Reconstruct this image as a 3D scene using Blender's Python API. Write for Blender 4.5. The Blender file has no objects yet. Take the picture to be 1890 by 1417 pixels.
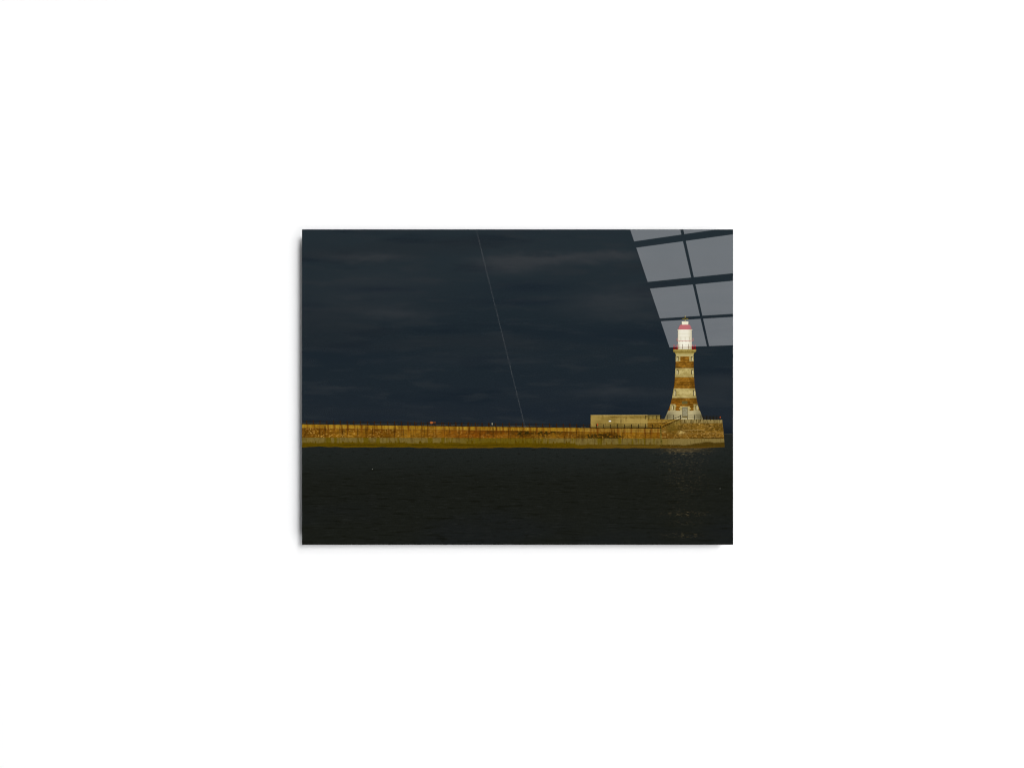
import bpy, bmesh, math, random
from mathutils import Vector, Matrix
random.seed(7)
sc = bpy.context.scene

# ------------------------------------------------------------------ camera
STAND = 0.023                 # front face of the print stands this far off the wall
CAM_D = 0.894                 # camera to the front of the print
CX, CY = 945.0, 708.5         # the picture on the print is drawn in millimetres, 1 mm = 1 photo pixel
cam_d = bpy.data.cameras.new('camera'); cam = bpy.data.objects.new('camera', cam_d)
sc.collection.objects.link(cam); sc.camera = cam
cam.location = (0, -STAND - CAM_D, 0); cam.rotation_euler = (math.pi/2, 0, 0)
cam_d.sensor_width = 36; cam_d.lens = 36*894/1890; cam_d.clip_start = 0.01; cam_d.clip_end = 100

# ------------------------------------------------------------------ world, lamps, exposure
w = bpy.data.worlds.new('World'); sc.world = w; w.use_nodes = True
w.node_tree.nodes['Background'].inputs[0].default_value = (.9, .95, 1, 1)
w.node_tree.nodes['Background'].inputs[1].default_value = 0.01

def area(name, loc, sx, sy, power, col=(1, 1, 1)):
    d = bpy.data.lights.new(name, 'AREA'); d.shape = 'RECTANGLE'; d.size = sx; d.size_y = sy; d.energy = power; d.color = col
    o = bpy.data.objects.new(name, d); sc.collection.objects.link(o); o.location = loc
    o.rotation_euler = (Vector((0, 0, 0)) - Vector(loc)).to_track_quat('-Z', 'Y').to_euler()
    o['label'] = 'soft studio lamp lighting the white wall'; o['category'] = 'lamp'
    return o
K = 2.8      # the lamps stand well back so that the wall is lit evenly
for nm, lc, sx, sy, pw in (('key_lamp', (7.9, -11.0, 5.5), 3.4, 5.0, 2750), ('side_lamp', (14.0, -8.6, .5), 8.4, 17.0, 2750),
                           ('top_lamp', (8.0, -9.0, 11.5), 4.5, 4.5, 1450),
                           ('low_lamp', (8.6, -9.5, -7.6), 5.0, 6.0, 950), ('fill_lamp', (-9.2, -11.0, -2.5), 3.0, 12.0, 520)):
    area(nm, tuple(v*K for v in lc), sx*K, sy*K, pw*K*K*.55)

vs = sc.view_settings
sc.display_settings.display_device = 'sRGB'
vs.view_transform = 'Standard'; vs.look = 'None'; vs.exposure = 0; vs.gamma = 1; vs.use_curve_mapping = False
sc.render.engine = 'CYCLES'
cy = sc.cycles; cy.use_denoising = True; cy.max_bounces = 8; cy.filter_width = 1.2
LIGHT = 1.30                  # how bright a white card hangs here, so that inks can be mixed to match

# ------------------------------------------------------------------ helpers
def lin(c):
    c = c/255.0
    return c/12.92 if c <= .04045 else ((c+.055)/1.055)**2.4
def ink(r, g, b):
    return (min(lin(r)/LIGHT, .95), min(lin(g)/LIGHT, .95), min(lin(b)/LIGHT, .95), 1)

class S:
    """a shader socket with arithmetic"""
    def __init__(s, nt, k): s.nt = nt; s.k = k
    def _m(s, op, *a, clamp=False):
        n = s.nt.nodes.new('ShaderNodeMath'); n.operation = op; n.use_clamp = clamp
        for i, v in enumerate((s,)+a):
            if isinstance(v, S): s.nt.links.new(v.k, n.inputs[i])
            else: n.inputs[i].default_value = v
        return S(s.nt, n.outputs[0])
    def __add__(s, o): return s._m('ADD', o)
    __radd__ = __add__
    def __sub__(s, o): return s._m('SUBTRACT', o)
    def __rsub__(s, o): return (s*-1)+o
    def __mul__(s, o): return s._m('MULTIPLY', o)
    __rmul__ = __mul__
    def __truediv__(s, o): return s._m('DIVIDE', o)
    def floor(s): return s._m('FLOOR')
    def frac(s): return s._m('FRACT')
    def abs(s): return s._m('ABSOLUTE')
    def min(s, o): return s._m('MINIMUM', o)
    def max(s, o): return s._m('MAXIMUM', o)
    def exp(s): return s._m('EXPONENT')
    def clamp(s): return s._m('ADD', 0.0, clamp=True)
    def step(s, a, b):      # smooth 0..1 between a and b
        n = s.nt.nodes.new('ShaderNodeMapRange'); n.interpolation_type = 'SMOOTHSTEP'
        s.nt.links.new(s.k, n.inputs['Value'])
        lo, hi, r = (a, b, False) if a < b else (b, a, True)
        n.inputs['From Min'].default_value = lo; n.inputs['From Max'].default_value = hi
        n.inputs['To Min'].default_value = 1.0 if r else 0.0; n.inputs['To Max'].default_value = 0.0 if r else 1.0
        return S(s.nt, n.outputs[0])
    def band(s, a, b, e=.5): return s.step(a-e, a+e)*s.step(b+e, b-e)

class Ink:
    """a printed, glossy acrylic-faced ink: build a colour from x, y in mm across the print"""
    def __init__(s, name):
        s.m = bpy.data.materials.new(name); s.m.use_nodes = True; s.nt = s.m.node_tree
        s.b = s.nt.nodes['Principled BSDF']
        s.b.inputs['Roughness'].default_value = 1; s.b.inputs['Specular IOR Level'].default_value = 0
        s.b.inputs['Coat Weight'].default_value = 1; s.b.inputs['Coat Roughness'].default_value = 0.0; s.b.inputs['Coat IOR'].default_value = 1.58
        tc = s.nt.nodes.new('ShaderNodeTexCoord'); sp = s.nt.nodes.new('ShaderNodeSeparateXYZ')
        s.nt.links.new(tc.outputs['Object'], sp.inputs[0])
        s.x = S(s.nt, sp.outputs[0])*1000 + 955.25; s.y = 1004.5 - S(s.nt, sp.outputs[2])*1000
    def vec(s, x, y, z=0.0):
        n = s.nt.nodes.new('ShaderNodeCombineXYZ')
        for i, v in enumerate((x, y, z)):
            if isinstance(v, S): s.nt.links.new(v.k, n.inputs[i])
            else: n.inputs[i].default_value = v
        return n.outputs[0]
    def noise(s, sx, sy, seed=0.0, detail=2.0, rough=.5, x=None, y=None):
        n = s.nt.nodes.new('ShaderNodeTexNoise'); n.inputs['Scale'].default_value = 1; n.inputs['Detail'].default_value = detail; n.inputs['Roughness'].default_value = rough
        s.nt.links.new(s.vec((x or s.x)/sx, (y or s.y)/sy, seed), n.inputs['Vector'])
        return S(s.nt, n.outputs[0])
    def rnd(s, a, b, seed=0.0):
        n = s.nt.nodes.new('ShaderNodeTexWhiteNoise'); n.noise_dimensions = '3D'
        s.nt.links.new(s.vec(a, b, seed), n.inputs['Vector'])
        return S(s.nt, n.outputs[0])
    def mix(s, a, b, f):
        n = s.nt.nodes.new('ShaderNodeMix'); n.data_type = 'RGBA'
        for v, i in ((a, 6), (b, 7)):
            if isinstance(v, S): s.nt.links.new(v.k, n.inputs[i])
            else: n.inputs[i].default_value = ink(*v)
        if isinstance(f, S): s.nt.links.new(f.k, n.inputs[0])
        else: n.inputs[0].default_value = f
        return S(s.nt, n.outputs[2])
    def gain(s, c, f):
        n = s.nt.nodes.new('ShaderNodeVectorMath'); n.operation = 'SCALE'
        s.nt.links.new(c.k, n.inputs[0]); s.nt.links.new(f.k, n.inputs['Scale'])
        return S(s.nt, n.outputs[0])
    def blob(s, cx, cy_, rx, ry):
        dx = (s.x-cx)/rx; dy = (s.y-cy_)/ry
        return ((dx*dx+dy*dy)*-1).exp()
    def done(s, c):
        if isinstance(c, S): s.nt.links.new(c.k, s.b.inputs['Base Color'])
        else: s.b.inputs['Base Color'].default_value = ink(*c)
        return s.m

def flat_ink(name, rgb, amp=.15, sx=3, sy=3):
    k = Ink(name)
    c = k.mix(rgb, rgb, 0.0)
    return k.done(k.gain(c, 1 - amp + k.noise(sx, sy, 3.3)*(2*amp)))

def plain(name, col, rough=.6, spec=.3):
    m = bpy.data.materials.new(name); m.use_nodes = True; b = m.node_tree.nodes['Principled BSDF']
    b.inputs['Base Color'].default_value = (*col, 1); b.inputs['Roughness'].default_value = rough; b.inputs['Specular IOR Level'].default_value = spec
    n = m.node_tree.nodes.new('ShaderNodeTexNoise'); n.inputs['Scale'].default_value = 120
    bp = m.node_tree.nodes.new('ShaderNodeBump'); bp.inputs['Strength'].default_value = .04; bp.inputs['Distance'].default_value = .001
    m.node_tree.links.new(n.outputs[0], bp.inputs['Height']); m.node_tree.links.new(bp.outputs[0], b.inputs['Normal'])
    return m

def link(name, bm, mat, parent=None, label=None):
    me = bpy.data.meshes.new(name); bm.to_mesh(me); bm.free(); me.materials.append(mat)
    o = bpy.data.objects.new(name, me); sc.collection.objects.link(o)
    if parent: o.parent = parent
    if label: o['label'] = label
    return o
def tag(o, label, cat, group=None, kind=None):
    if label: o['label'] = label
    if cat: o['category'] = cat
    if group: o['group'] = group
    if kind: o['kind'] = kind
    return o
def box(bm, x0, x1, y0, y1, z0, z1):
    r = bmesh.ops.create_cube(bm, size=1)
    for v in r['verts']:
        v.co = Vector(((x0+x1)/2 + v.co.x*(x1-x0), (y0+y1)/2 + v.co.y*(y1-y0), (z0+z1)/2 + v.co.z*(z1-z0)))

LAYER = 0.00005
class Sheet:
    """ink shapes on the print; points in print millimetres, y down"""
    def __init__(s, layer): s.bm = bmesh.new(); s.d = -STAND - LAYER*layer
    def pt(s, x, y): return s.bm.verts.new(((x-955.25)/1000, s.d, (1004.5-y)/1000))
    def poly(s, pts):
        f = s.bm.faces.new([s.pt(*p) for p in pts]); f.normal_update()
        if f.normal.y > 0: f.normal_flip()
        if len(pts) > 4: bmesh.ops.triangulate(s.bm, faces=[f])
        return s
    def rect(s, x0, y0, x1, y1): return s.poly([(x0, y0), (x1, y0), (x1, y1), (x0, y1)])
    def line(s, a, b, wd):
        d = Vector((b[0]-a[0], b[1]-a[1])); n = Vector((-d.y, d.x)).normalized()*wd/2
        return s.poly([(a[0]+n.x, a[1]+n.y), (b[0]+n.x, b[1]+n.y), (b[0]-n.x, b[1]-n.y), (a[0]-n.x, a[1]-n.y)])
    def strip(s, top, bot):   # two polylines with the same x positions
        T = [s.pt(*p) for p in top]; B = [s.pt(*p) for p in bot]
        for i in range(len(T)-1):
            f = s.bm.faces.new((T[i], T[i+1], B[i+1], B[i])); f.normal_update()
            if f.normal.y > 0: f.normal_flip()
        return s
    def make(s, name, mat, parent, label=None): return link(name, s.bm, mat, parent, label)

def lerp(tab, x):
    for (x0, y0), (x1, y1) in zip(tab, tab[1:]):
        if x <= x1: return y0 + (y1-y0)*(x-x0)/(x1-x0)
    return tab[-1][1]

# ------------------------------------------------------------------ the wall
bm = bmesh.new(); box(bm, -4, 4, 0, .12, -3, 3)
wall = tag(link('wall', bm, plain('white_wall_paint', (.92, .92, .92), 1.0, 0.0)), 'plain white wall behind the glossy print', 'wall', kind='structure')

# ------------------------------------------------------------------ the print
L_, R_, T_, B_ = 557.4, 1353.1, 423.8, 1004.9
root = bpy.data.objects.new('wall_print', None); sc.collection.objects.link(root)
root.location = ((955.25-CX)/1000, 0, (CY-1004.5)/1000)
root.empty_display_size = .05
tag(root, 'glossy acrylic photo print of a striped lighthouse and pier under dark sky', 'wall print')

hw, hh = (R_-L_)/2000, (B_-T_)/1000
bm = bmesh.new(); box(bm, -hw, hw, -STAND+.0002, -STAND+.0062, 0, hh)
bmesh.ops.bevel(bm, geom=[e for e in bm.edges if abs(e.verts[0].co.y-e.verts[1].co.y) > .001], offset=.0006, segments=2, affect='EDGES')
pm = plain('dark_acrylic_edge', (.012, .013, .014), .25, .5)
link('panel', bm, pm, root, 'thin dark acrylic panel carrying the picture')
bm = bmesh.new(); box(bm, -hw+.03, hw-.03, -STAND+.0064, -.0002, .03, hh-.03)
link('mounting_frame', bm, plain('mount_grey', (.1, .1, .1), .7), root)

# ---- sky
k = Ink('sky_ink')
n1 = k.noise(260, 42, 1.0, 3); n2 = k.noise(90, 16, 5.0, 4); n3 = k.noise(1.6, 1.6, 9.0, 1); n4 = k.noise(420, 60, 12., 3, y=k.y + k.x*.06)
c = k.mix((38, 48, 54), (31, 41, 48), k.y.step(430, 640))
c = k.mix(c, (32, 40, 48), k.y.step(650, 790))
c = k.mix(c, (24, 34, 43), n1.step(.44, .29)*.8)
c = k.mix(c, (44, 50, 55), n2.step(.50, .68)*.5)
c = k.mix(c, (39, 45, 50), n4.step(.5, .7)*.55)
wob = (n2-.5)
yy = k.y + wob*18 + (k.noise(22, 9, 15., 3)-.5)*12; xx = k.x + (n1-.5)*60
keep = (k.x, k.y); k.x, k.y = xx, yy
cl = None
for (bx, by, rx, ry, a) in [(700, 474, 46, 7, .5), (640, 477, 50, 6, .3), (935, 488, 64, 15, .8), (1000, 479, 70, 9, .6), (1080, 474, 80, 9, .55), (1150, 472, 40, 8, .45),
                            (735, 579, 60, 11, .45), (640, 560, 120, 30, .18), (1120, 560, 80, 22, .42), (1190, 540, 60, 20, .25), (1160, 585, 70, 8, .2),
                            (620, 716, 50, 4, .35), (1140, 724, 90, 8, .3), (1330, 700, 60, 14, .25), (1320, 730, 60, 16, .2), (860, 665, 160, 12, .12), (700, 520, 110, 26, .2)]:
    g = k.blob(bx, by, rx, ry)*a
    cl = g if cl is None else cl+g
k.x, k.y = keep
c = k.mix(c, (56, 60, 64), (cl*(.35 + k.noise(46, 11, 21., 5, .65)*1.5)).min(.9))
dk = k.blob(980, 530, 70, 10)*.5 + k.blob(700, 534, 70, 6)*.5 + k.blob(1180, 620, 150, 14)*.4 + k.blob(960, 558, 90, 6)*.5 + k.blob(640, 660, 120, 20)*.3 + k.blob(1000, 760, 180, 10)*.25
c = k.mix(c, (24, 34, 45), dk)
c = k.mix(c, (22, 29, 37), k.y.step(782, 797)*k.x.step(1330, 1338)*.8)
c = k.gain(c, .86 + n3*.28)
Sheet(1).rect(L_, T_, R_, 806).make('sky', k.done(c), root, 'printed dark blue grey storm sky with faint clouds')

# ---- sea
k = Ink('sea_ink')
r1 = k.noise(26, 1.5, 1., 3, .6); r2 = k.noise(60, 4.5, 2., 2, .6); r3 = k.noise(200, 60, 3., 2); r4 = k.noise(2.2, 1.1, 8., 1); r5 = k.noise(14, 2.2, 4., 2)
c = k.mix((33, 37, 35), (27, 29, 24), k.y.step(826, 900))
c = k.mix(c, (27, 30, 31), r3.step(.4, .72)*k.y.step(900, 980)*.7)
c = k.mix(c, (17, 18, 11), r2.step(.45, .29)*.8*k.y.step(840, 880))
c = k.mix(c, (39, 41, 38), r1.step(.52, .70)*.7)
c = k.mix(c, (17, 18, 12), r5.step(.40, .27)*.85)
c = k.gain(c, .72 + r4*.56)
gx = k.x + (k.noise(40, 12, 6., 1)-.5)*50
spark = k.noise(8, .95, 7., 2, .7).step(.55, .70)
col = ((gx-1262)/34); prof = ((col*col)*-1).exp()
vert = k.y.band(826, 839, 2.5)*1.1 + k.y.band(840, 856, 4)*.3 + k.y.band(856, 905, 6)*.16 + k.y.band(905, 945, 6)*.06 + k.y.band(944, 953, 2.5)*.42 + k.y.band(958, 970, 4)*.1 + k.y.band(983, 992, 3)*.24
c = k.mix(c, (160, 140, 98), (spark*prof*vert).min(.75))
glow = k.y.band(826.5, 834, 2)*prof*.25
c = k.mix(c, (120, 100, 55), glow)
c = k.mix(c, (70, 70, 66), k.y.band(800.6, 801.6, .4)*.6)
wave = [(x, 826 + .5*math.sin(x*.031)) for x in range(557, 1354, 10)]
Sheet(2).poly([(L_, 800), (R_, 800), (R_, B_), (L_, B_)]).make('sea', k.done(c), root, 'printed near-black rippled sea with pale glints below the lighthouse')
bird = flat_ink('gull_ink', (120, 120, 112), .05)
sea = sc.objects['sea']
for q in ((686.8, 864.9, 688.4, 866.2), (1328.2, 900.8, 1329.4, 901.8)):
    Sheet(3).rect(*q).make('seagull', bird, sea)
# ---- pier
TOP = [(557, 782.6), (820, 786.2), (1090, 789.6), (1222, 790.2)]
BOT = [(557, 825.6), (590, 823.8), (640, 825.8), (700, 825.2), (760, 825.6), (820, 827.6), (900, 826.4), (960, 825.6), (1030, 826.6), (1090, 827.4), (1160, 826.8), (1240, 827), (1338, 825.6)]
k = Ink('pier_ink')
top = k.x.max(557) * 0.01299 + 775.4
v = k.y - top                                # mm below the parapet top
ph = (k.x-566.2+4)/12.45; cell = ph.floor(); fx = ph.frac()
nb = k.noise(5, 3, 1., 2, .6); nw = k.noise(60, 30, 2., 2); nf = k.noise(1.6, 1.4, 3., 1); nv = k.noise(2.6, 26, 4., 3, .6); nv2 = k.noise(9, 60, 5., 2)
# brick face
brow = (k.y/2.3).floor(); bc = k.rnd(((k.x + brow*2.1)/4.6).floor(), brow, 1.)
c = k.mix((142, 98, 20), (110, 70, 8), nw.step(.35, .65))
c = k.mix(c, (128, 68, 8), k.x.band(815, 940, 40)*.6)
c = k.gain(c, .68 + bc*.6)
mort = k.rnd((k.x/2.2).floor(), (k.y/1.1).floor(), 2.)
c = k.mix(c, (205, 158, 72), mort.step(.82, .90)*(k.x.step(780, 640)*.6+.3)*k.noise(30, 10, 9., 2).step(.4, .6))
c = k.mix(c, (196, 150, 70), ((k.y - top*.4)/3.4).frac().band(.42, .58, .08)*.32*nb.step(.4, .62))
c = k.mix(c, (186, 146, 74), nv.step(.60, .72)*.5)
dm = (k.blob(962, 798, 20, 6) + k.blob(1004, 799, 10, 8) + k.blob(1100, 805, 26, 5)*1.1 + k.blob(1130, 805, 20, 5)*1.1 + k.blob(1020, 797, 40, 5)*.6 + k.blob(905, 797, 25, 5)*.5)
c = k.mix(c, (36, 33, 8), (dm*1.25*nb.step(.38, .52)).min(.9))
# parapet band
pc = k.mix((158, 116, 20), (176, 136, 38), k.rnd(cell, 1., 3.))
pc = k.mix(pc, (146, 112, 44), k.x.step(1060, 1095)*.8)
pc = k.mix(pc, (112, 68, 12), nv2.step(.52, .62)*.5)
pc = k.mix(pc, (198, 158, 72), nv.step(.58, .68)*.5)
pc = k.gain(pc, .72 + nb*.5)
pc = k.mix(pc, (214, 168, 84), v.band(5.6, 6.4, .5)*.35)
c = k.mix(c, pc, v.step(7.2, 6.4))
c = k.mix(c, (72, 40, 6), v.band(6.6, 7.4, .4)*.35)
st = fx.band(.30, .56, .12)
c = k.mix(c, (106, 56, 8), st*v.step(20, 4)*(.3 + k.rnd(cell, 2., 4.)*.65))
c = k.mix(c, (120, 70, 14), k.rnd((k.x/3.1).floor(), 3., 5.).step(.75, .9)*v.step(26, 8)*.35)
# concrete footing with weed streaks
cc = k.mix((134, 115, 60), (104, 88, 38), nb)
cc = k.mix(cc, (92, 74, 20), nv.step(.52, .66)*.55)
hang = v*0 + 24.5 + (nv2-.5)*16 - (k.x-557)*.0086
olv = nv2.step(.53, .60).max(k.x.band(848, 1000, 30)*.95 - nv.step(.58, .66)*.7).clamp()
cc = k.mix(cc, (104, 86, 10), olv*.92)
weedtop = 817.0 + (k.noise(40, 10, 6., 3)-.5)*9 - k.noise(4.5, 30, 18., 3, .65).step(.52, .66)*5 + k.x.step(1010, 1090)*3.2
wd = (k.y - weedtop - (nv-.5)*3).step(-1.0, 1.2)
wc = k.mix((104, 82, 4), (78, 60, 2), nb)
wc = k.mix(wc, (100, 78, 22), k.x.step(1060, 1130)*.8)
cc = k.mix(cc, wc, wd)
cc = k.mix(cc, (44, 34, 3), ((k.y - 821.4 - (k.noise(70, 20, 8., 1)-.5)*6).abs()).step(1.1, .3)*.6*k.noise(60, 8, 9., 1).step(.45, .58))
cc = k.mix(cc, (98, 70, 16), k.y.step(823.6, 825.2)*.45)
c = k.mix(c, cc, (k.y - 807.3 - (k.x-557)*.0026).step(-.5, .6))
stn = k.noise(3.6, 70, 14., 3, .65).step(.52, .68)
c = k.mix(c, (64, 38, 6), stn*v.step(38, 16)*v.step(-1, 5)*.75)
c = k.gain(c, .74 + k.noise(9, 5, 16., 3, .6)*.52)
c = k.gain(c, .76 + nf*.48)
xs = [L_] + list(range(560, 1226, 6))
pier = Sheet(4).strip([(x, lerp(TOP, x)) for x in xs], [(x, lerp(BOT, x) + .35*math.sin(x*.9) + .3*math.sin(x*.23)) for x in xs]).make('pier', k.done(c), root, 'printed long stone pier with rusty yellow parapet and weedy foot')

# bastion at the pier end
k = Ink('bastion_ink')
nb = k.noise(5, 2.5, 1., 2, .6); nf = k.noise(1.6, 1.4, 3., 1); nv = k.noise(1.9, 24, 4., 3, .6); nw = k.noise(40, 12, 2., 2)
brow = (k.y/2.5).floor(); bc = k.rnd(((k.x + brow*2.3)/4.6).floor(), brow, 1.)
c = k.mix((134, 101, 36), (104, 77, 21), nw.step(.35, .65))
c = k.mix(c, (142, 92, 24), k.x.step(1250, 1222)*.6 + k.y.step(792, 800)*.3)
c = k.gain(c, .66 + bc*.66)
c = k.mix(c, (66, 44, 12), (k.y/2.5).frac().band(.05, .4, .12)*.6*nb.step(.35, .55))
c = k.mix(c, (186, 148, 76), k.rnd((k.x/2.4).floor(), (k.y/1.2).floor(), 6.).step(.86, .92)*.55)
c = k.mix(c, (62, 44, 12), k.noise(4, 3, 11., 3, .7).step(.56, .68)*.55)
c = k.mix(c, (194, 160, 88), k.y.band(793.2, 794.2, .35)*.5*k.x.band(1262, 1300, 3) + k.y.band(799.2, 800.2, .35)*.45*k.x.band(1250, 1335, 4) + k.y.band(805.6, 806.6, .3)*.4*nw.step(.5, .6))
c = k.mix(c, (200, 170, 100), (k.blob(1256, 798, 4, 4) + k.blob(1262, 797, 7, 2.4)*.5 + k.blob(1227, 796, 3, 2)*.7 + k.blob(1290, 782, 1.6, 1.2))*nb.step(.42, .55))
c = k.mix(c, (96, 80, 26), k.blob(1236, 789, 15, 12)*.7)
c = k.mix(c, (150, 130, 64), k.blob(1248, 779, 12, 6)*.7*nb.step(.35, .6))
tb = k.mix((156, 136, 82), (84, 66, 24), nv.step(.46, .66))
c = k.mix(c, tb, k.y.step(781.2, 779.8)*k.x.step(1254, 1262))
c = k.mix(c, (60, 44, 12), nv.step(.56, .68)*k.y.step(792, 780)*.5)
c = k.mix(c, (46, 34, 8), k.y.band(807.6, 809.0, .5)*k.noise(14, 5, 6., 1).step(.45, .6)*.8)
cc = k.mix((148, 128, 74), (116, 98, 48), nb)
cc = k.mix(cc, (120, 96, 24), k.x.step(1245, 1225)*.5)
wt = 820.4 + (k.noise(24, 10, 6., 3)-.5)*7 - k.x.step(1262, 1310)*4.4 + (nv-.5)*3
cc = k.mix(cc, k.mix((84, 62, 6), (52, 38, 4), nb), (k.y-wt).step(-1, 1.4)*.95)
cc = k.mix(cc, (108, 74, 16), k.y.step(823.5, 825)*.5)
cc = k.mix(cc, (190, 160, 90), k.noise(3, 1, 9., 1).step(.66, .74)*k.y.band(822, 825, 1)*.6)
cc = k.mix(cc, (84, 66, 20), nv.step(.50, .66)*.6)
c = k.mix(c, (60, 44, 10), k.noise(3.2, 50, 17., 3, .65).step(.54, .68)*.5)
c = k.mix(c, cc, k.y.step(808.8, 810))
c = k.gain(c, .80 + nf*.4)
Sheet(5).poly([(1219, 790), (1222, 788), (1240, 780), (1259, 771.5), (1263, 773.6), (1332.8, 774.6), (1335.2, 795), (1337.6, 824.8), (1300, 826.6), (1219, 826.8)]).make('bastion', k.done(c), pier, 'blockwork round head of the pier under the lighthouse')

# upper wall on the pier
k = Ink('upper_wall_ink')
nb = k.noise(6, 3, 1., 3, .6); nf = k.noise(1.6, 1.4, 3., 1); nv = k.noise(2.4, 30, 4., 3, .6); nw = k.noise(40, 14, 2., 2)
c = k.mix((170, 144, 76), (140, 116, 52), nw.step(.38, .62))
c = k.mix(c, (110, 86, 28), nv.step(.54, .70)*.7)
c = k.mix(c, (116, 92, 34), k.blob(1106, 782, 12, 8)*.6)
c = k.mix(c, (92, 68, 20), k.y.band(769.2, 771.4, .6)*k.x.band(1118, 1190, 3)*nb.step(.48, .58)*.9)
c = k.mix(c, (206, 178, 108), k.y.step(767.2, 766.2)*.6)
c = k.mix(c, (70, 52, 18), k.blob(1146, 777, 1.2, 5)*.8)
c = k.mix(c, (98, 86, 46), k.y.step(785.2, 787)*.6)
c = k.gain(c, .76 + nb*.3 + nf*.2)
Sheet(5).poly([(1090.2, 765.8), (1195, 765.6), (1195, 790.2), (1090.2, 789.8)]).make('upper_wall', k.done(c), pier, 'pale rendered wall standing on the pier deck')
k = Ink('step_wall_ink')
nb = k.noise(5, 2.5, 1., 3, .6); nf = k.noise(1.6, 1.4, 3., 1); nv = k.noise(2.4, 24, 4., 3, .6)
c = k.mix((146, 110, 36), (112, 76, 18), nb.step(.35, .65))
c = k.mix(c, (156, 134, 66), k.y.step(773.6, 772.6))
c = k.mix(c, (196, 160, 84), k.y.band(778.4, 779.4, .35)*.7)
c = k.mix(c, (158, 128, 56), k.y.band(773.6, 778.4, .4)*.6)
c = k.mix(c, (84, 54, 12), nv.step(.54, .68)*.6)
c = k.gain(c, .8 + nf*.4)
Sheet(5).poly([(1195, 766), (1219, 766), (1219, 773.4), (1236, 773.4), (1258, 772.5), (1220, 790.2), (1195, 790.2)]).make('step_wall', k.done(c), pier, 'darker stepped wall beside the lighthouse stair')

k = Ink('drain_ink'); dn = k.noise(1.5, 4, 2., 2)
Sheet(5.8).poly([(1218.4, 790), (1220.6, 790), (1221, 806), (1222.6, 816), (1221.4, 823), (1219.4, 816), (1218.6, 806)]).make('drain_stain', k.done(k.mix((78, 66, 20), (124, 108, 44), dn.step(.4, .6))), pier)

# railings
rail_ink = flat_ink('rail_ink', (56, 34, 14), .3, 2, 2); wire_ink = flat_ink('wire_ink', (40, 36, 30), .25, 6, 2)
sh = Sheet(6)
def rail_run(sh, x0, x1, ytop, h, step, wd, rails, jit=.4):
    x = x0
    while x <= x1:
        y = ytop(x); xx = x + random.uniform(-jit, jit)
        sh.line((xx, y-h-random.uniform(0, 1)), (xx, y+.6), wd*random.uniform(.8, 1.15)); x += step
    n = max(2, int((x1-x0)/30))
    for f, rw in rails:
        for i in range(n):
            a = x0+(x1-x0)*i/n; b = x0+(x1-x0)*(i+1)/n
            sh.line((a, ytop(a)-h*f), (b, ytop(b)-h*f), rw)
deck = lambda x: lerp(TOP, x)
rail_run(sh, 566.2, 1090, deck, 6.9, 12.45, 1.7, [])
rail_run(sh, 760, 905, deck, 5.6, 12.45*.81, 1.1, [], 2)
sh.make('railing', rail_ink, pier, 'dark rusty railing along the pier parapet')
sh = Sheet(5); rail_run(sh, L_, 1090, deck, 6.9, 1e6, 0.1, [(.82, .8), (.5, .7)]); sh.strip([(x, deck(x)-.9) for x in xs], [(x, deck(x)+.3) for x in xs])
sh.make('railing_wire', wire_ink, pier)
sh = Sheet(5.5); n = 60
for i in range(n):
    a = L_+(1090-L_)*i/n; b = L_+(1090-L_)*(i+1)/n
    if random.random() < .85: sh.line((a, deck(a)-1.9), (b, deck(b)-1.9), random.uniform(.5, .9))
sh.make('deck_edge', flat_ink('deck_edge_ink', (74, 72, 62), .3, 9, 2), pier)
# railing before the upper wall and round the lighthouse foot
sh = Sheet(7)
rail_run(sh, 1101, 1216, lambda x: 790, 7.4, 12.9, 1.25, [(.95, .8), (.55, .6), (.12, .9)])
rail_run(sh, 1191, 1222, lambda x: 773.2, 6.2, 7, 1.1, [(.95, .7), (.5, .6)])
rail_run(sh, 1231, 1298, lambda x: 774, 8.0, 12.6, 1.1, [(.95, .7), (.5, .6)])
rail_run(sh, 1298, 1330.5, lambda x: 774.6, 6.6, 6.2, 1.2, [(.95, .8), (.5, .8)])
sh.line((1222, 782), (1257, 767), .9); sh.line((1224, 786), (1258, 771), .9)
sh.line((1219.2, 785), (1219.2, 791), 1.2)
sh.make('stair_railing', flat_ink('dark_rail_ink', (46, 36, 14), .25, 2, 2), pier, 'thin dark railing round the lighthouse foot and stair')
sh = Sheet(7.5)
pts = [(796.4+3.1*math.cos(t*math.pi/5), 779.8+2.2*math.sin(t*math.pi/5)) for t in range(10)]
sh.poly(pts); sh.line((799, 779.4), (804.5, 779.4), .8)
sh.make('orange_box', flat_ink('orange_ink', (176, 100, 46), .2, 2, 2), pier, 'small orange box on the pier railing')
Sheet(7.5).poly([(907.6, 780.8), (909.4, 780.4), (909, 784), (907.8, 784)]).make('person', flat_ink('pale_coat_ink', (180, 172, 140), .08), pier, 'tiny pale figure standing at the pier railing')
ro = flat_ink('red_orange_ink', (190, 82, 36), .15)
for q in ((1101.6, 782, 1103.8, 785.4), (1328.4, 768.4, 1330, 771.4)): Sheet(7.5).rect(*q).make('lifebuoy', ro, pier)
Sheet(7.5).poly([(1123.6, 775.8), (1127.8, 775.8), (1127.8, 778), (1123.6, 778)]).make('wall_lamp', flat_ink('lamp_white_ink', (252, 250, 240), .02), pier, 'bright white lamp box on the pale wall')

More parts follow.
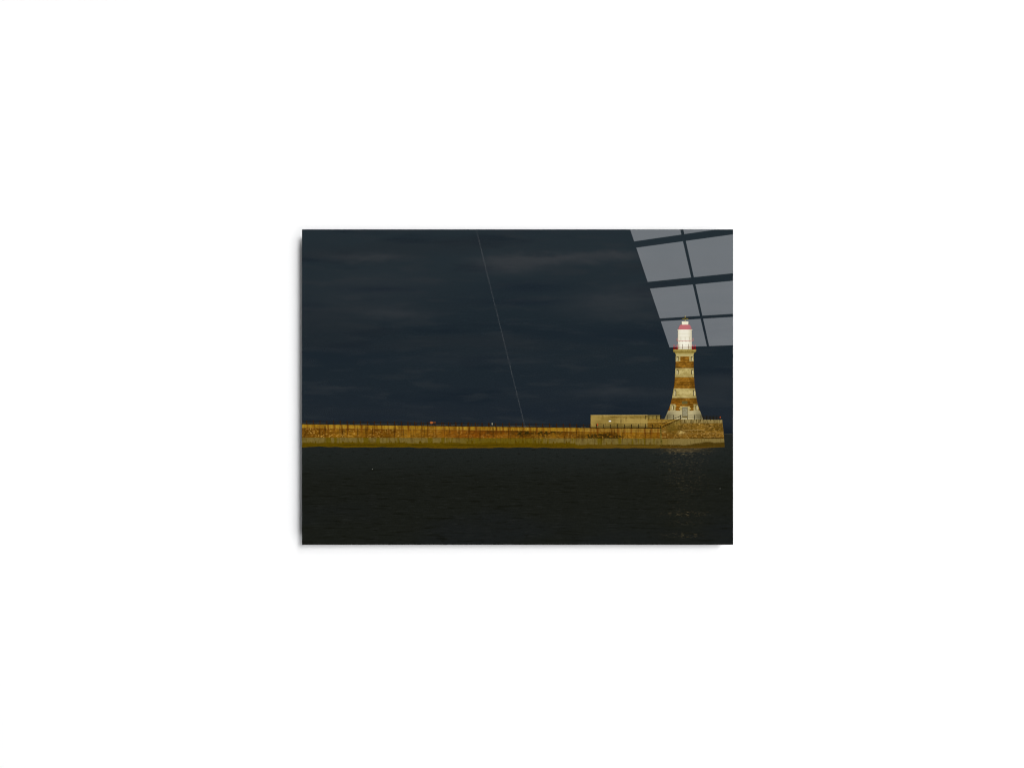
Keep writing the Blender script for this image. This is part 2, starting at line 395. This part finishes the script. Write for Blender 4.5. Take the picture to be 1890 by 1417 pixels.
# ---- lighthouse
lh_label = 'printed lighthouse with brown and cream bands, white lantern and red dome'
LEFT = [(670-13, 1246.9), (670, 1247), (679.3, 1246.5), (701, 1245.3), (716.6, 1243.4), (734.4, 1240.3), (746.5, 1237.2), (757, 1233.3), (773.8, 1226)]
RIGHT = [(670-13, 1280.3), (670, 1280.3), (679.3, 1280.3), (695.6, 1280.8), (716.6, 1282.6), (734.4, 1285.3), (746.5, 1287.6), (757, 1291.5), (773.8, 1297.6)]
k = Ink('tower_ink')
nb = k.noise(3.4, 2, 1., 3, .6); nf = k.noise(1.5, 1.2, 3., 1); nw = k.noise(14, 8, 2., 2)
brow = (k.y/3.1).floor(); bc = k.rnd(((k.x + brow*2.3)/4.2).floor(), brow, 1.)
c = k.mix((158, 110, 34), (118, 78, 16), nw.step(.35, .65))
c = k.mix(c, (154, 94, 18), k.y.step(734, 745)*k.x.step(1262, 1240)*.8)
c = k.gain(c, .76 + bc*.46)
c = k.mix(c, (70, 44, 8), (k.y/3.1).frac().band(.02, .4, .12)*nb.step(.38, .52)*.85)
c = k.mix(c, (70, 46, 8), k.x.step(1262, 1285)*nb.step(.46, .6)*.35)
cm = k.mix((198, 179, 116), (168, 148, 86), nw.step(.35, .65))
cm = k.mix(cm, (112, 94, 46), nb.step(.56, .68)*.7)
cm = k.mix(cm, (188, 178, 142), k.y.step(755, 759)*.6)
cm = k.mix(cm, (128, 118, 82), k.y.step(756, 766)*(k.x-1262).abs().step(14, 30)*.8)
stepm = (k.y.step(757.4, 758.2) + k.y.step(749.4, 750)*(k.x-1263.9).abs().step(9.0, 8.4) + k.y.band(752.5, 755, .3)*(k.x-1263.9).abs().step(11, 10.4) +
         k.y.step(745.4, 746.2)*(k.x-1241.5).abs().step(5.4, 4.8) + k.y.step(745.4, 746.2)*(k.x-1284.8).abs().step(5.0, 4.4) + k.y.band(748.2, 751, .3)*(k.x-1242.6).abs().step(5.6, 5)).clamp()
bands = (k.y.step(657.6, 656.8) + k.y.band(679.4, 695.8, .45) + k.y.band(716.8, 734.2, .45) + stepm + k.y.band(656, 667, .4)*((k.x-1263.8).abs().step(8.0, 8.8))).clamp()
c = k.mix(c, cm, bands)
c = k.mix(c, (80, 54, 12), (k.y.band(678.6, 679.3, .3) + k.y.band(695.9, 696.6, .3) + k.y.band(734.4, 735.4, .3))*.6)
c = k.gain(c, .74 + nf*.52)
c = k.gain(c, 1.06 - (k.x-1263.5).abs().step(10, 24)*.2)
ys = sorted({p[0] for p in LEFT} | {p[0] for p in RIGHT})
lh = None
sh = Sheet(6)
sh.poly([(lerp(LEFT, y), y) for y in ys] + [(lerp(RIGHT, y), y) for y in reversed(ys)])
lh = sh.make('lighthouse', k.done(c), root, lh_label)

pale = flat_ink('pale_stone_ink', (206, 190, 140), .1); slit = flat_ink('slit_ink', (66, 54, 24), .2)
def lh_window(x, y, hgt, side, label=None):
    sh = Sheet(8); sx = 1 if side == 'l' else -1
    sh.poly([(x-2.0*sx, y), (x+1.4*sx, y+1.2), (x+1.4*sx, y+hgt-1), (x-2.4*sx, y+hgt+1)])
    f = sh.make('window', pale, lh)
    return sh
wins = [(1250.6, 657.6, 8.6, 'l'), (1276.6, 657.6, 8.6, 'r'), (1250.6, 682, 9, 'l'), (1277.2, 682, 9, 'r'), (1246.4, 719.6, 11, 'l'), (1280.6, 719.6, 11, 'r'), (1241.6, 747.2, 9.4, 'l'), (1285.4, 747.2, 9.4, 'r')]
for (x, y, h, s) in wins:
    sx = 1 if s == 'l' else -1
    sh = Sheet(8); sh.poly([(x-2.0*sx, y), (x+1.6*sx, y+.4), (x+1.6*sx, y+h), (x-2.2*sx, y+h-.6)])
    bmw = sh.bm
    me_mat = slit
    o = sh.make('window', slit, lh)
    # the pale splay of the opening, second ink in the same window
    sh2 = Sheet(9); sh2.poly([(x-2.0*sx, y+1.0), (x+.35*sx, y+1.9), (x+.2*sx, y+h-.8), (x-2.2*sx, y+h-.4)])
    b2 = sh2.bm; tmp = bpy.data.meshes.new('t'); b2.to_mesh(tmp); b2.free()
    bb = bmesh.new(); bb.from_mesh(o.data); nf0 = len(bb.faces); bb.from_mesh(tmp)
    bb.faces.ensure_lookup_table()
    for f in list(bb.faces)[nf0:]: f.material_index = 1
    bb.to_mesh(o.data); bb.free(); o.data.materials.append(pale); bpy.data.meshes.remove(tmp)

Sheet(8).rect(1258.9, 751.2, 1269.2, 771).make('door_frame', flat_ink('door_frame_ink', (120, 112, 80), .1), lh)
k = Ink('door_ink'); nb = k.noise(2, 3, 1., 2)
c = k.mix((158, 152, 124), (140, 130, 92), nb.step(.3, .7)); c = k.mix(c, (110, 92, 44), k.y.step(766.5, 769.5))
c = k.mix(c, (110, 112, 100), k.y.step(753.6, 752.4))
Sheet(9).rect(1259.7, 752, 1268.4, 770.6).make('door', k.done(c), lh, 'pale grey door at the foot of the lighthouse')
Sheet(8).rect(1258.6, 740, 1268.7, 745.6).make('plaque', flat_ink('plaque_ink', (102, 92, 48), .12), lh, 'greenish plaque above the lighthouse door')

k = Ink('gallery_ink'); nb = k.noise(4, 2, 1., 3, .6)
c = k.mix((176, 156, 84), (144, 122, 54), nb.step(.35, .65))
c = k.mix(c, (96, 78, 26), k.y.band(648.8, 650.2, .4)*.7 + k.y.band(652.0, 652.8, .3)*.5)
c = k.mix(c, (196, 182, 124), k.y.step(652.6, 653.4)*.7)
c = k.gain(c, 1.05 - (k.x-1263.6).abs().step(12, 24)*.2)
Sheet(7).poly([(1242, 644.6), (1285, 644.8), (1284.6, 649.2), (1281.4, 650.6), (1280.8, 652.6), (1280.2, 654), (1279.2, 657.8), (1248, 657.8), (1247, 654), (1246.4, 652.6), (1245.4, 650.6), (1242.4, 649.2)]).make('gallery', k.done(c), lh, 'projecting stone gallery below the lantern')

k = Ink('lantern_ink'); nb = k.noise(4, 3, 1., 2)
c = k.mix((228, 221, 196), (206, 195, 160), (k.x-1262.5).abs().step(5, 13))
c = k.mix(c, (184, 172, 136), (k.x-1263).abs().step(9.5, 13.4)*.75)
for (ya, s_) in ((615.4, .35), (622, .4), (636, .3), (640.6, .35)): c = k.mix(c, (190, 174, 128), k.y.band(ya, ya+.9, .4)*s_*1.3)
for xa in (1256.6, 1264.4, 1272.6): c = k.mix(c, (160, 140, 98), (k.x-xa).abs().step(.7, .2)*k.y.band(622, 628, .4)*.8)
c = k.mix(c, (244, 238, 216), k.blob(1264, 634, 9, 6)*.6)
for xa in (1252.8, 1259.6, 1270.4): c = k.mix(c, (110, 84, 44), (k.x-xa).abs().step(.9, .3)*k.y.band(635, 644, .6)*.9)
for xa in (1254.5, 1259, 1265.8, 1272.6): c = k.mix(c, (130, 104, 66), k.blob(xa, 630, 1, .8)*.9)
c = k.mix(c, (130, 108, 70), k.blob(1266, 636, .7, .7))
Sheet(8).poly([(1250, 608.2), (1278, 608.2), (1277.4, 609.6), (1276.6, 610.6), (1276.9, 644.7), (1251, 644.7), (1251, 610.6), (1250.6, 609.6)]).make('lantern_room', k.done(c), lh, 'round white lantern room')
k = Ink('dome_ink'); c = k.mix((172, 16, 26), (146, 8, 20), (k.x-1263).abs().step(6, 13))
dome = [(1256.8, 599), (1271.2, 599)]
for i in range(1, 9):
    t = i/8; dome.append((1271.2 + 5.2*math.sin(t*math.pi/2)**.9, 599 + 9.2*(1-math.cos(t*math.pi/2))**.75))
dome += [(1264.1*2-x, y) for x, y in reversed(dome[2:])]
Sheet(9).poly(dome).make('dome', k.done(c), lh, 'red dome roof of the lantern')
cap = flat_ink('cap_ink', (226, 218, 186), .04)
Sheet(10).poly([(1258, 594), (1259, 593.2), (1269.4, 593.2), (1270.4, 594), (1270, 599.2), (1258.4, 599.2)]).make('ventilator', cap, lh, 'short white ventilator drum above the dome')
sh = Sheet(10); sh.line((1264.5, 582.4), (1264.5, 593.4), 1.3); sh.line((1260, 588.4), (1269, 588.4), .9); sh.rect(1263.4, 586.8, 1265.6, 589.6); sh.rect(1259.2, 587.8, 1260.8, 589.2); sh.rect(1268.4, 587.8, 1269.8, 589.2)
sh.make('weather_vane', flat_ink('vane_ink', (150, 134, 60), .15), lh, 'thin weather vane on top of the lighthouse')
sh = Sheet(9)
sh.line((1248.6, 629), (1279.8, 629), 1.0)
for x in (1249.2, 1250.8, 1277.6, 1279.6): sh.line((x, 624), (x, 629.4), .5)
sh.make('gallery_rail', flat_ink('pink_rail_ink', (186, 108, 92), .1), lh)
sh = Sheet(9)
for x, w_ in ((1243.4, 1.0), (1245, .9), (1248, .9), (1250.2, 1.6), (1277.4, 1.4), (1279, 1.2), (1283, 1.8)): sh.line((x, 636.4), (x, 645), w_)
for y in (640.4, 643.6): sh.line((1243, y), (1250.8, y), .8); sh.line((1277, y), (1283.6, y), .8)
sh.line((1250.8, 640.8), (1277, 640.8), .35)
sh.make('red_railing', flat_ink('red_rail_ink', (150, 8, 22), .2), lh, 'red railing round the stone gallery')

# ------------------------------------------------------------------ the window whose light the glossy print mirrors
def rot(wv):
    wv = Vector(wv); return Matrix.Rotation(wv.length, 3, wv.normalized())
Rw = rot((1.0285, .4712, -.2712)); Ow = Vector((1.9522, -.4539, 6.0)); FAR = 2.2
def room(u, v, n=0.0):
    """window plane to the room: seen in the print at P (x right, y down, z away), stands mirrored in front of it"""
    P = (Rw @ Vector((u, v, n)) + Ow)*FAR
    return Vector((P.x, -STAND - CAM_D + (2*CAM_D - P.z), -P.y))
win = bpy.data.objects.new('window', None); sc.collection.objects.link(win)
tag(win, 'tall lit window with dark glazing bars, mirrored in the top right of the print', 'window', kind='thing')
o0, ou, ov = room(0, 0), room(1, 0), room(0, -1)
ax = (ou-o0).normalized(); az = (ov-o0).normalized(); ay = az.cross(ax).normalized()
win.matrix_world = Matrix((( ax.x, ay.x, az.x, o0.x), (ax.y, ay.y, az.y, o0.y), (ax.z, ay.z, az.z, o0.z), (0, 0, 0, 1)))
pane_m = bpy.data.materials.new('daylit_pane'); pane_m.use_nodes = True; nt = pane_m.node_tree
b = nt.nodes['Principled BSDF']; b.inputs['Base Color'].default_value = (.1, .1, .1, 1)
tc = nt.nodes.new('ShaderNodeTexCoord'); nz = nt.nodes.new('ShaderNodeTexNoise'); nz.inputs['Scale'].default_value = 1.2
mr = nt.nodes.new('ShaderNodeMapRange'); mr.inputs['To Min'].default_value = 2.75; mr.inputs['To Max'].default_value = 3.1
nt.links.new(tc.outputs['Object'], nz.inputs[0]); nt.links.new(nz.outputs[0], mr.inputs[0]); nt.links.new(mr.outputs[0], b.inputs['Emission Strength'])
b.inputs['Emission Color'].default_value = (.93, .975, 1.03, 1)
frame_m = plain('dark_window_frame', (.02, .02, .02), .8, .1)
U = [0, .4454*FAR, .8908*FAR]; V = [v*FAR for v in (0, .5756, 1.1864, 1.7877, 2.39)]
ubar = [.066, .055, .066]; vbar = [.13, .11, .231, .18, .13]
for i in range(2):
    for j in range(4):
        bm = bmesh.new()
        x0 = U[i] + (ubar[i]/2 if i else 0); x1 = U[i+1] - ubar[i+1]/2
        z0 = V[j] + (vbar[j]/2 if j else 0); z1 = V[j+1] - vbar[j+1]/2
        box(bm, x0, x1, -.004, .004, z0, z1)
        link('pane', bm, pane_m, win)
bm = bmesh.new()
for i, u in enumerate(U):
    wd = ubar[i]; a = (u-.13, u) if i == 0 else (u-wd/2, u+wd/2)
    box(bm, a[0], a[1], -.011, .011, -.13, V[-1]+.13)
for j, v in enumerate(V):
    wd = vbar[j]; a = (-.13, 0) if j == 0 else (v-wd/2, v+wd/2)
    box(bm, -.13, U[-1]+.03, -.012, .012, a[0], a[1])
link('frame', bm, frame_m, win)

# white rod added out of view so the print mirrors a fine slanting line
def mirror_pt(px, py, depth):
    P = Vector(((px-CX)/894*depth, (py-CY)/894*depth, depth))
    return Vector((P.x, -STAND - CAM_D + (2*CAM_D - P.z), -P.y))
p0 = mirror_pt(879-.248*40, 384, 5.0); p1 = mirror_pt(969.5, 790, 5.0)
bm = bmesh.new(); d = p1-p0
bmesh.ops.create_cone(bm, cap_ends=True, segments=16, radius1=.0052, radius2=.0052, depth=d.length, matrix=Matrix.Translation((p0+p1)/2) @ d.to_track_quat('Z', 'Y').to_matrix().to_4x4())
tag(link('added_pole', bm, plain('white_pole_paint', (.8, .8, .8), .6)), 'slender white leaning rod added out of view, mirrored as a fine line in the print', 'added_pole')
